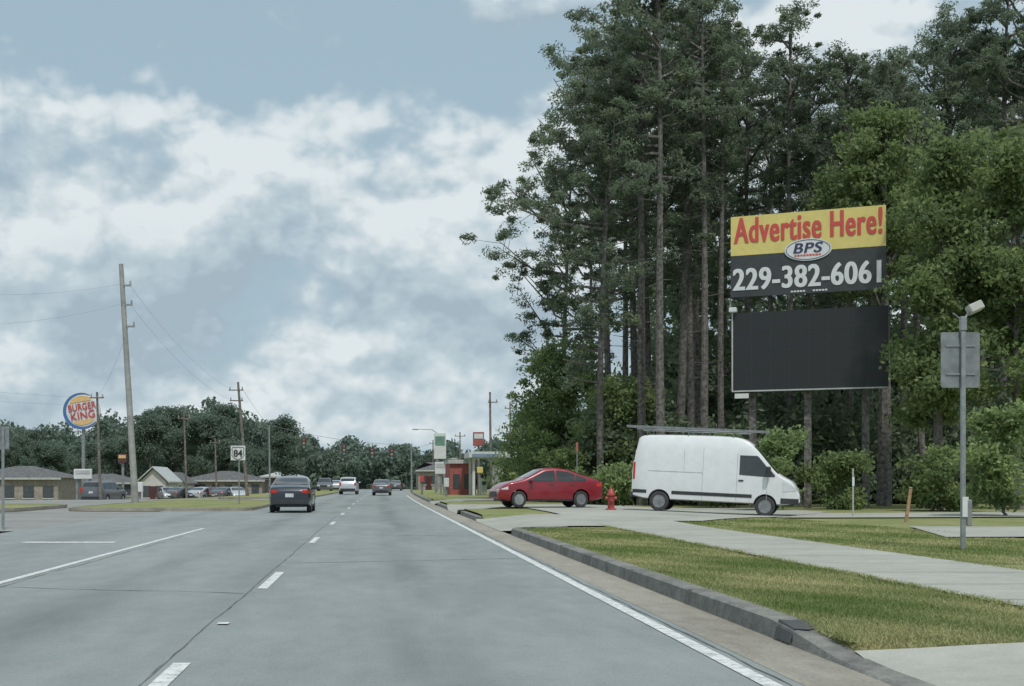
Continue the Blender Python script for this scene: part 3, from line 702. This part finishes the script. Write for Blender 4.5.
side('window','glass',.88,1.84,lambda x:1.40-.04*(x-.88),lambda x:min(2.08,top(x)-.2),nx=16)
side('window','glass',1.88,2.12,1.37,lambda x:top(x)-.16,nx=5)
v['topp']('windscreen','glass',1.36,2.24,k_=1.0,inset=.05,off=.03)
for xa in(.80,1.86): side('door_seam','vanseam',xa-.008,xa+.008,.5,1.36 if xa>1 else 2.15,off=.002,nx=1,nz=6)
side('door_seam','vanseam',-.42,-.405,.5,2.3,off=.002,nx=1,nz=6); side('door_seam','vanseam',-1.1,-1.088,1.45,2.2,off=.002,nx=1,nz=4)
side('slider_rail','vanseam',-2.4,-.42,1.40,1.425,off=.004,nx=8,nz=1)
side('side_moulding','black',-1.5,1.35,.62,.74,off=.012,nx=10,nz=1); side('side_moulding','black',-2.95,-2.42,.62,.74,off=.012,nx=3,nz=1)
side('door_handle','black',.86,1.04,1.18,1.23,off=.02,nx=2,nz=1)
side('headlight','headlight',2.40,2.88,lambda x:.88+.10*(x-2.4),lambda x:1.22-.42*(x-2.40),off=.012,nx=8,nz=3)
side('taillight','taillight',-2.96,-2.88,1.1,1.7,off=.012,nx=2,nz=5)
side('front_bumper','black',2.35,2.97,.47,.66,off=.012,nx=8,nz=3)
bx('front_bumper','black',(2.985,0,.56),(.05,1.4,.26),bev=.02); bx('rear_bumper','black',(-3.0,0,.55),(.12,1.8,.2),bev=.02)
bx('grille','black',(2.975,0,.82),(.05,1.1,.16)); 
for s in(-1,1):
    bx('mirror','black',(1.9,s*1.16,1.55),(.16,.22,.36),bev=.04)
    bx('fog_lamp','headlight',(2.99,s*.66,.6),(.04,.16,.1))
rk=MB()
for x in(-2.5,-1.0,.6):
    rk.tube([(x,-.80,2.64),(x,-.80,2.86),(x,.80,2.86),(x,.80,2.64)],.02,6)
for y in(-.80,.80): rk.tube([(-2.9,y,2.88),(1.1,y,2.88)],.018,6)
rk.build('roof_rack','alum',t,smooth=True)
la=thing('ladder','aluminium extension ladder lying on the white van roof rack','ladder',(vx,vy,(za+zb_)/2),VR); la.rotation_euler=(0,tilt+R(.6),VR)
lm=MB(); 
for y in(-.55,-.15): lm.box((-.75,y,2.96),(4.9,.035,.08))
lm.build('rail','alum',la); lm=MB()
for i in range(16): lm.tube([(-3.1+.31*i,-.55,2.96),(-3.1+.31*i,-.15,2.96)],.018,6)
lm.build('rungs','alum',la)
# ------------------------------------------------------------ billboard
xl,yl=wx(731,60),60.; xr,yr=wx(886,57.3),57.3; wB=math.hypot(xr-xl,yr-yl)
bb=thing('billboard','tall double billboard with yellow advert panel above a blank black screen','billboard',(xl,yl,0),math.atan2(yr-yl,xr-xl))
for px_ in(.9,3.33,5.8): MB().box((px_,.55,4.2),(.3,.3,9.2)).build('post','bark',bb)
tp=MB().box((wB/2,.0,10.70),(wB,.12,1.89)).build('lower_panel','vblack',bb)
up=MB().box((wB/2,.0,12.56),(wB,.12,1.80)).build('upper_panel','yellow',bb)
textmesh('Advertise Here!',wB*.95,1.18,wB/2+.0,12.80,-.07,'redtext',up,bold=.008,sp=1.10,strike=.028)
textmesh('229-382-6061',wB*.95,1.02,wB/2-.05,10.55,-.07,'whitetext',tp,bold=.012,sp=1.07,strike=.03)
ov=MB(); n=40
ov.add([(3.4+1.02*math.cos(2*math.pi*i/n),-.085,11.72+.5*math.sin(2*math.pi*i/n)) for i in range(n)]+[(3.4+1.02*math.cos(2*math.pi*i/n),-.11,11.72+.5*math.sin(2*math.pi*i/n)) for i in range(n)],[tuple(range(n,2*n))]+[(i,(i+1)%n,(i+1)%n+n,i+n) for i in range(n)])
oe=ov.build('emblem','whitetext',bb)
MB().tube([(3.4+.94*math.cos(2*math.pi*i/n),-.115,11.72+.44*math.sin(2*math.pi*i/n)) for i in range(n+1)],.014,4).build('emblem_ring','navy',oe)
textmesh('BPS',1.25,.46,3.4,11.80,-.112,'navy',oe,shear=.2,bold=.006,sp=1.1,strike=.016)
mm=MB()
for i in range(9): mm.box((2.86+i*.13,-.115,11.47),(.10,.012,.07+.02*(i%2)))
mm.build('emblem_small_line','redtext',oe)
mm=MB()
for i in range(10): mm.box((2.7+i*.13+(.3 if i>4 else 0),-.07,9.87),(.10,.012,.07))
mm.build('small_line','whitetext',tp)
sc_=MB().box((wB/2+.1,.0,7.24),(wB+.02,.2,3.56)).build('screen','screen',bb)
gm=MB()
for i in range(1,8): gm.box((.1+wB*i/8,-.102,7.24),(.012,.006,3.5))
for i in range(1,4): gm.box((wB/2+.1,-.103,5.46+3.56*i/4),(wB-.05,.006,.012))
gm.build('module_seams','vblack',sc_)
fm=MB(); x0,x1=.08,wB+.14
fm.box((x0,-.02,7.24),(.06,.28,3.68)); fm.box(((x0+x1)/2,-.02,5.42),(x1-x0,.28,.06)); fm.build('screen_frame','ltroof',bb)
MB().box((.12,-.2,9.15),(.35,.3,.22),bev=.03).build('floodlight','signwhite',bb)
MB().box((.5,-.12,5.2),(.62,.06,.22)).build('number_plaque','signwhite',bb)
MB().tube([(-.05,.1,9.1),(-.05,.1,9.75)],.04,6).build('frame_link','steel',bb)
# ------------------------------------------------------------ sign post right
zp=gz(9.9,22)-.02
sp=thing('road_sign','grey sign seen from behind on a steel post with a small boxy lamp on top','road sign',(wx(963,22),22,zp))
MB().box((0,0,1.85),(.075,.06,3.7),bev=.008).build('post','steel',sp)
pb=MB(); n=6; poly=[]
for cx,cz,a0 in((.29,.43,0),(-.29,.43,90),(-.29,-.43,180),(.29,-.43,270)):
    for i in range(n): t_=R(a0+90*i/5); poly.append((cx+.04*math.cos(t_),cz+.04*math.sin(t_)))
pb.prism([(x-.03,z+3.21) for x,z in poly],.035,.042); pb.build('sign_plate','alum',sp)
MB().box((-.03,.028,3.45),(.5,.02,.03)).build('brace','steel',sp); MB().box((-.03,.028,2.97),(.5,.02,.03)).build('brace','steel',sp)
MB().box((0,0,3.82),(.10,.09,.24),bev=.01).tube([(-.02,0,3.88),(-.17,0,4.0)],.012,6).tube([(.04,0,3.92),(.12,0,4.06)],.018,6).build('bracket','steel',sp)
MB().box((.20,0,4.09),(.24,.2,.15),Matrix.Rotation(R(-24),3,'Y')@Matrix.Rotation(R(-12),3,'X'),bev=.015).build('lamp_box','lampgrey',sp)
MB().box((.02,-.045,.72),(.10,.02,.34)).build('reflector_plate','signwhite',sp)
MB().box((.09,-.03,.62),(.08,.06,.44),bev=.01).build('utility_box','steel',sp)
st=thing('wooden_stake','short leaning wooden stake in the grass right of the van','stake',(wx(906,38),38,gz(15.5,38)-.02)); st.rotation_euler=(0,R(8),0)
MB().box((0,0,.48),(.09,.06,.98),bev=.01).build('shaft','stake',st); MB().box((0,0,1.0),(.10,.07,.05),bev=.02).build('cap','stake',st)
st=thing('marker_post','thin pale marker post standing behind the white van nose','post',(wx(853,44),44,gz(16,44)-.02))
MB().tube([(0,0,0),(0,0,1.65)],.03,8).build('shaft','lampgrey',st); MB().box((0,-.03,1.2),(.07,.02,.3)).build('sleeve','signwhite',st)
hy=thing('fire_hydrant','red fire hydrant between the red sedan and the van','fire hydrant',(wx(611,46.5),46.5,gz(8.37,46.5)))
MB().lathe([(.19,0),(.19,.05),(.12,.06),(.115,.5),(.15,.52),(.15,.56),(.13,.6),(.10,.7),(.05,.76),(.03,.77),(.03,.83)],20).build('barrel','hyd',hy,smooth=True)
MB().lathe([(.065,-.2),(.065,.2)],12,'x',(0,0,.42)).build('outlet','hyd',hy,smooth=True); MB().lathe([(.08,-.2),(.08,-.05)],12,'y',(0,0,.38)).build('front_outlet','hyd',hy,smooth=True)
MB().lathe([(.14,.5),(.14,.52)],20,'z').build('collar','hyd',hy)
mk=thing('utility_marker','slim orange utility marker behind the red sedan roof','marker',(wx(577,58),58,.2))
MB().tube([(0,0,0),(0,0,2.7)],.02,8).build('pole','steel',mk); MB().box((0,0,2.6),(.10,.05,.42),bev=.01).build('flag','orange',mk)
# ------------------------------------------------------------ poles
def pole(label,pxb,pyb,pxt,pyt,Y,r,m,arms=(),z0=None):
    zb=wz(pyb,Y) if z0 is None else z0; t=thing('utility_pole',label,'pole',(wx(pxb,Y),Y,zb))
    H=wz(pyt,Y)-zb; dx=(pxt-pxb)*Y/F
    MB().tube([(0,0,-.5),(dx,0,H)],[r,r*.62],12).build('shaft',m,t,smooth=True)
    for (f,l0,l1) in arms:
        MB().box((dx*f+(l0+l1)/2,-.08,H*f),(abs(l1-l0),.08,.09)).build('crossarm','wood' if m=='wood' else 'steel',t)
        for x in ([l0+.1,l1-.1] if l0<0 else [l1-.05]):
            MB().lathe([(.04,0),(.06,.05),(.04,.1),(.06,.15),(.03,.22)],8,'z',(dx*f+x,-.08,H*f+.05)).build('insulator','conc_pole',t)
    return Vector((wx(pxb,Y)+dx,Y,zb+H)),t
P1,_=pole('tall tapering concrete utility pole with short brackets on the left',136,505,121,264,70.6,.2,'conc_pole',[(.91,0,.5),(.83,0,.5),(.74,0,.55)])
P2,_=pole('dark wooden pole just right of the round restaurant sign',101,497,97,392,92,.12,'wood',[(.95,-.5,.5)],z0=-.6)
P3,_=pole('leaning wooden power pole with two crossarms beside the route sign',248,499,238,382,105,.15,'wood',[(.93,-.8,.4),(.84,-.8,.3)],z0=-.1)
P4,_=pole('slim wooden pole before the distant trees left of the route sign',187,498,184,412,120,.12,'wood',[(.93,-.6,.6)],z0=-.8)
P5,_=pole('short distant pole just left of the route sign',217,498,215,438,150,.12,'wood',[(.93,-.6,.6)],z0=-1)
P6,_=pole('wooden power pole in front of the pale canopy on the right side',491,488,490,392,120,.14,'wood',[(.9,-.2,.7)],z0=.05)
P7,_=pole('thin distant pole right of the red shop sign',511,488,510,402,140,.12,'wood',[(.93,-.6,.6)],z0=.05)
P8,_=pole('far pole beyond the pylon signs at road right',460,488,460,432,170,.13,'wood',[(.93,-.7,.7)],z0=.05)
P9,_=pole('signal pole left of the road below the span wire',270,492,269,425,145,.12,'steel',(),z0=0)
P10,_=pole('signal pole right of the road below the span wire',412,490,411,445,150,.12,'steel',(),z0=0)
P11,_=pole('distant pole above the dark suv',297,492,296,438,175,.12,'wood',[(.93,-.6,.6)],z0=0)
P12,_=pole('farthest pole at the end of the right verge',433,490,433,440,210,.13,'wood',[(.93,-.6,.6)],z0=0)
def wire(a,b,sag,label,r=.006):
    pts=[Vector(a).lerp(Vector(b),i/16)-Vector((0,0,sag*4*(i/16)*(1-i/16))) for i in range(17)]
    o=MB().tube(pts,r,4).build('overhead_wire','wire'); o['label']=label; o['category']='wire'; return o
def off(P,dx,dz): return (P.x+dx,P.y-.08,P.z+dz)
wire(off(P1,.45,-1.1),off(P3,-.7,-.5),.7,'power wire from the concrete pole to the leaning wooden pole, upper')
wire(off(P1,.5,-2.2),off(P3,-.7,-1.4),.7,'power wire from the concrete pole to the leaning wooden pole, lower')
wire(off(P1,.5,-3.2),(P2.x,P2.y-.1,P2.z-.4),.5,'short wire from the concrete pole to the dark wooden pole')
wire(off(P3,.4,-.6),off(P11,0,-.4),1.2,'wire from the leaning wooden pole to the distant pole beyond',.012)
wire((-22,40,wz(245,40)),off(P1,0,-1.1),1.0,'high wire entering at the left edge toward the concrete pole, topmost',.004)
wire((-22,40,wz(300,40)),off(P1,0,-2.2),1.0,'high wire entering at the left edge toward the concrete pole, middle',.004)
wire((-22,40,wz(350,40)),(P2.x,P2.y-.1,P2.z-.4),.3,'low wire entering at the left edge behind the round sign, upper',.004)
wire((-22,40,wz(368,40)),(P2.x,P2.y-.1,P2.z-.9),.3,'low wire entering at the left edge behind the round sign, lower',.004)
wire(P9,P10,.5,'span wire carrying the traffic signals',.02)
wire(off(P11,0,-.5),off(P12,0,-.5),1.5,'wire crossing above the road far away',.02)
wire(off(P6,.5,-1),off(P7,0,-.6),.6,'wire between the two right side poles by the canopy')
def signal(f,label):
    Y=145+5*f; x=P9.x+(P10.x-P9.x)*f; z=P9.z+(P10.z-P9.z)*f-.5*4*f*(1-f)
    t=thing('traffic_signal',label,'traffic light',(x,Y-.1,z),group='traffic signals on the span wire')
    MB().box((0,0,-1.15),(.55,.3,1.35),bev=.04).tube([(0,0,-.5),(0,0,0)],.03,6).build('housing','vblack',t)
    for i,m_ in enumerate(('redwall','stake','green')):
        MB().lathe([(.14,-.17),(.14,-.155)],12,'y',(0,0,-.74-.41*i)).build('lens',m_,t)
for f,l in((.24,'leftmost'),(.52,'second'),(.72,'third'),(.86,'rightmost')): signal(f,f'dark traffic signal hanging on the span wire, {l} of the four')
sl=thing('street_lamp','distant street lamp arm reaching left above the pylon signs','street lamp',(wx(437,150),150,0))
MB().tube([(0,0,0),(0,0,6.9),(-.6,0,7.3),(-2.2,0,7.35)],[.1,.07,.05,.04],8).build('mast','steel',sl); MB().box((-2.5,0,7.32),(.7,.25,.12),bev=.03).build('lamp_head','steel',sl)
# ------------------------------------------------------------ signs left
Y=100; r_=18.5*Y/F
bk=thing('restaurant_sign','round restaurant sign with orange bun halves and blue rim on a pole','sign',(wx(83,Y),Y,-.5))
zc=wz(411,Y)+.5; MB().tube([(0,.15,0),(0,.15,zc+.6)],.14,12).build('pole','steel',bk)
dk=MB().lathe([(r_*.9,-.18),(r_,-.15),(r_,.15),(r_*.9,.18)],48,'y',(-.1,0,zc)).build('disc','signwhite',bk,smooth=True)
n=40; a0,a1=R(60),R(325); v_=[]
for i in range(n+1):
    t_=a0+(a1-a0)*i/n; wd=.15*math.sin(math.pi*i/n)**.6+.02
    for q_ in(.98,.98-wd): v_.append((-.1+r_*q_*math.cos(t_),-.19,zc+r_*q_*math.sin(t_)))
MB().add(v_,[(2*i,2*i+1,2*i+3,2*i+2) for i in range(n)]).build('blue_swoosh','bkblue',dk)
def bun(sgn,z0_,hh,ww):
    pts=[(ww*math.cos(t_),hh*math.sin(t_)*sgn) for t_ in [math.pi*i/16 for i in range(17)]]
    rt=R(10); c_,s_=math.cos(rt),math.sin(rt)
    pp=[(x*c_-(z+z0_)*s_,x*s_+(z+z0_)*c_) for x,z in pts]
    MB().prism([(x-.02,z+zc) for x,z in pp],-.22,-.195).build('bun_shape','bkyel',dk)
bun(1,.50*r_,.32*r_,.58*r_); bun(-1,-.50*r_,.26*r_,.55*r_)
textmesh('BURGER',1.5*r_,.38*r_,-.02,zc+.235*r_,-.225,'bkred',dk,rot=R(10),bold=.01,extr=.02,sp=1.05)
textmesh('KING',1.3*r_,.42*r_,.04,zc-.235*r_,-.225,'bkred',dk,rot=R(10),bold=.01,extr=.02,sp=1.05)
Y=66
rs=thing('route_sign','white route 84 shield sign on a thin post in the median','road sign',(wx(239,Y),Y,.1))
MB().tube([(0,.05,0),(0,.05,2.95)],.035,8).build('post','steel',rs)
wp=MB().box((-.05,0,2.62),(.74,.03,.74),bev=.01).build('white_plate','signwhite',rs)
shp=[(-.31,.22),(-.25,.31),(-.12,.27),(0,.32),(.12,.27),(.25,.31),(.31,.22),(.28,.05),(.31,-.12),(.2,-.26),(0,-.33),(-.2,-.26),(-.31,-.12),(-.28,.05)]
MB().tube([(x-.05,-.025,z+2.62) for x,z in shp+shp[:1]],.016,4).build('shield_outline','vblack',wp)
textmesh('84',.44,.36,-.05,2.61,-.02,'vblack',wp,bold=.015,strike=.01)
Y=34
es=thing('road_sign','small grey sign back on a post at the left edge','road sign',(wx(3,Y),Y,.06))
MB().tube([(0,0,0),(0,0,2.6)],.04,8).build('post','steel',es); MB().box((-.02,.04,wz(438,Y)-.06),(.34,.01,.6),bev=.004).build('sign_plate','alum',es)
def board(label,px0,px1,py0,py1,Y,m,z0,m2=None,posts=1):
    x0,x1=wx(px0,Y),wx(px1,Y); z1,z2=wz(py1,Y),wz(py0,Y); xc=(x0+x1)/2
    t=thing('shop_sign',label,'sign',(xc,Y,z0))
    for i in range(posts):
        xo=0 if posts==1 else (i-.5)*(x1-x0)*.7
        MB().tube([(xo,.15,0),(xo,.15,z2-z0-.1)],.10,8).build('post','steel',t)
    MB().box((0,0,(z1+z2)/2-z0),(x1-x0,.25,z2-z1),bev=.03).build('face',m,t)
    if m2: MB().box((0,-.14,(z1+z2)/2-z0+(z2-z1)*.2),((x1-x0)*.8,.03,(z2-z1)*.35)).build('face_band',m2,t)
board('low white board sign below the round restaurant sign',74,92,469,479,98,'signwhite',-.6,'ltroof',2)
board('small rust coloured board sign right of the concrete pole base',118,127,454,463,98,'maroon',-.6,'bkyel')
board('small white sign before the gabled white shop',136,143,482,492,95,'signwhite',-.6)
board('tall white pylon sign with a green band at road right',434,446,433,459,135,'signwhite',0,'green',2)
board('lower white panel sign under the pylon at road right',435,447,462,474,132,'signwhite',0,'ltroof')
board('small dull red shop sign on a pole left of the wooden power pole',473,484,432,446,125,'redwall',0,'signwhite')
board('narrow grey sign with a white band between the pylon and red shop',451,457,458,468,128,'ltroof',0,'bkred')
board('small yellow sign before the pale canopy',477,483,467,473,110,'yellow',0)
board('small red roadside sign by the far verge',420,424,476,482,120,'bkred',0)
board('small white sign on the far right verge',444,449,478,487,105,'signwhite',0.05)
# ------------------------------------------------------------ buildings
def house(label,px0,px1,Y,depth,eave,ridge,z0,wm,rm,gable_front=False,nwin=3,name='shop_building'):
    x0,x1=wx(px0,Y),wx(px1,Y); W=x1-x0; t=thing(name,label,'building',((x0+x1)/2,Y,z0))
    MB().box((0,depth/2,eave/2),(W,depth,eave)).build('wall',wm,t)
    o=.4
    if gable_front:
        MB().prism([(-W/2,eave),(W/2,eave),(0,ridge-.15)],.02,depth-.02).build('gable',wm,t)
        r=MB()
        for s in(-1,1): r.add([(s*(W/2+o),-o,eave-.15),(0,-o,ridge),(0,depth+o,ridge),(s*(W/2+o),depth+o,eave-.15),(s*(W/2+o),-o,eave-.0),(0,-o,ridge+.15),(0,depth+o,ridge+.15),(s*(W/2+o),depth+o,eave)],[(0,1,2,3),(4,5,6,7),(0,1,5,4),(3,2,6,7),(0,3,7,4)])
        r.build('roof',rm,t)
    else:
        r=MB().add([(-W/2-o,-o,eave),(W/2+o,-o,eave),(W/2+o,depth+o,eave),(-W/2-o,depth+o,eave),(-W/2+depth*.35,depth/2,ridge),(W/2-depth*.35,depth/2,ridge)],[(0,1,5,4),(1,2,5),(2,3,4,5),(3,0,4),(0,1,2,3)])
        r.build('roof',rm,t); MB().box((0,-o-.02,eave-.1),(W+2*o,.05,.2)).build('fascia','ltroof',t)
    for i in range(nwin):
        xx=-W/2+W*(i+.5)/nwin
        f=MB().box((xx,-.02,1.5),(W/nwin*.55,.05,1.3)).build('window','window',t); MB().box((xx,-.05,.82),(W/nwin*.6,.08,.08)).build('sill','signwhite',f)
    dx=-W/2+W/nwin; dd=MB().box((dx,-.025,1.05),(.9,.06,2.1)).build('door','maroon',t); MB().box((dx+.35,-.07,1.05),(.04,.05,.2)).build('handle','steel',dd)
    return t
house('low tan building with dark hipped roof at the left edge',-40,58,135,12,3.0,4.3,-1.3,'brick','dkroof',nwin=5)
house('small white shop with a pointed gable beside the concrete pole',140,166,140,9,2.6,4.1,-1.3,'cream','ltroof',True,2)
house('second white gabled shop right behind the first one',158,184,155,9,2.4,3.6,-1.3,'cream','dkroof',True,2)
house('wide low shop with brown roof behind the parked cars',182,262,165,12,2.7,3.9,-1.2,'brick','dkroof',nwin=6)
house('small pale building between the median sign and far traffic',262,300,190,10,2.4,3.4,-.3,'cream','ltroof',nwin=3)
house('long low dark roofed shop behind the round sign pole',60,134,160,10,2.5,3.6,-1.3,'brick','dkroof',nwin=5)
Y=118
rb=thing('red_shop','small red walled shop left of the pale canopy','building',(wx(463,Y),Y,0))
W_=26*Y/F; MB().box((0,4,1.5),(W_,8,3.0)).build('wall','redwall',rb); MB().box((0,3.95,3.1),(W_+.3,8.4,.35)).build('roof','ltroof',rb)
for i in(-.6,.4): MB().box((i,-.02,1.3),(.6,.05,1.3)).build('window','window',rb)
MB().box((W_*.36,-.02,1.0),(.45,.05,2.0)).build('door','signwhite',rb)
cp=thing('fuel_canopy','flat pale canopy with a blue stripe on thin columns','canopy',(wx(496,Y-6),Y-6,0))
cw=54*112/F; MB().box((0,3,3.62),(cw,6,.5)).build('fascia','signwhite',cp); MB().box((-.9,-.02,3.55),(cw*.5,.05,.26)).build('fascia_band','bluewall',cp)
for x in(-cw*.4,cw*.4):
    for y in(.8,5.2): MB().box((x,y,1.7),(.22,.22,3.4)).build('column','signwhite',cp)
pm_=thing('fuel_pump','small fuel pump under the pale canopy','fuel pump',(wx(484,Y-4),Y-4,.05)); MB().box((0,0,.8),(.5,.4,1.3),bev=.04).build('cabinet','ltroof',pm_); MB().box((0,-.21,1.1),(.4,.03,.3)).build('display','window',pm_)
house('long pale shop beyond the canopy at the edge of the pines',500,560,150,10,3.3,3.9,0,'cream','ltroof',nwin=5)
house('low brown building at the far end of the right verge',418,450,190,10,3.0,4.2,0,'brick','dkroof',nwin=3)
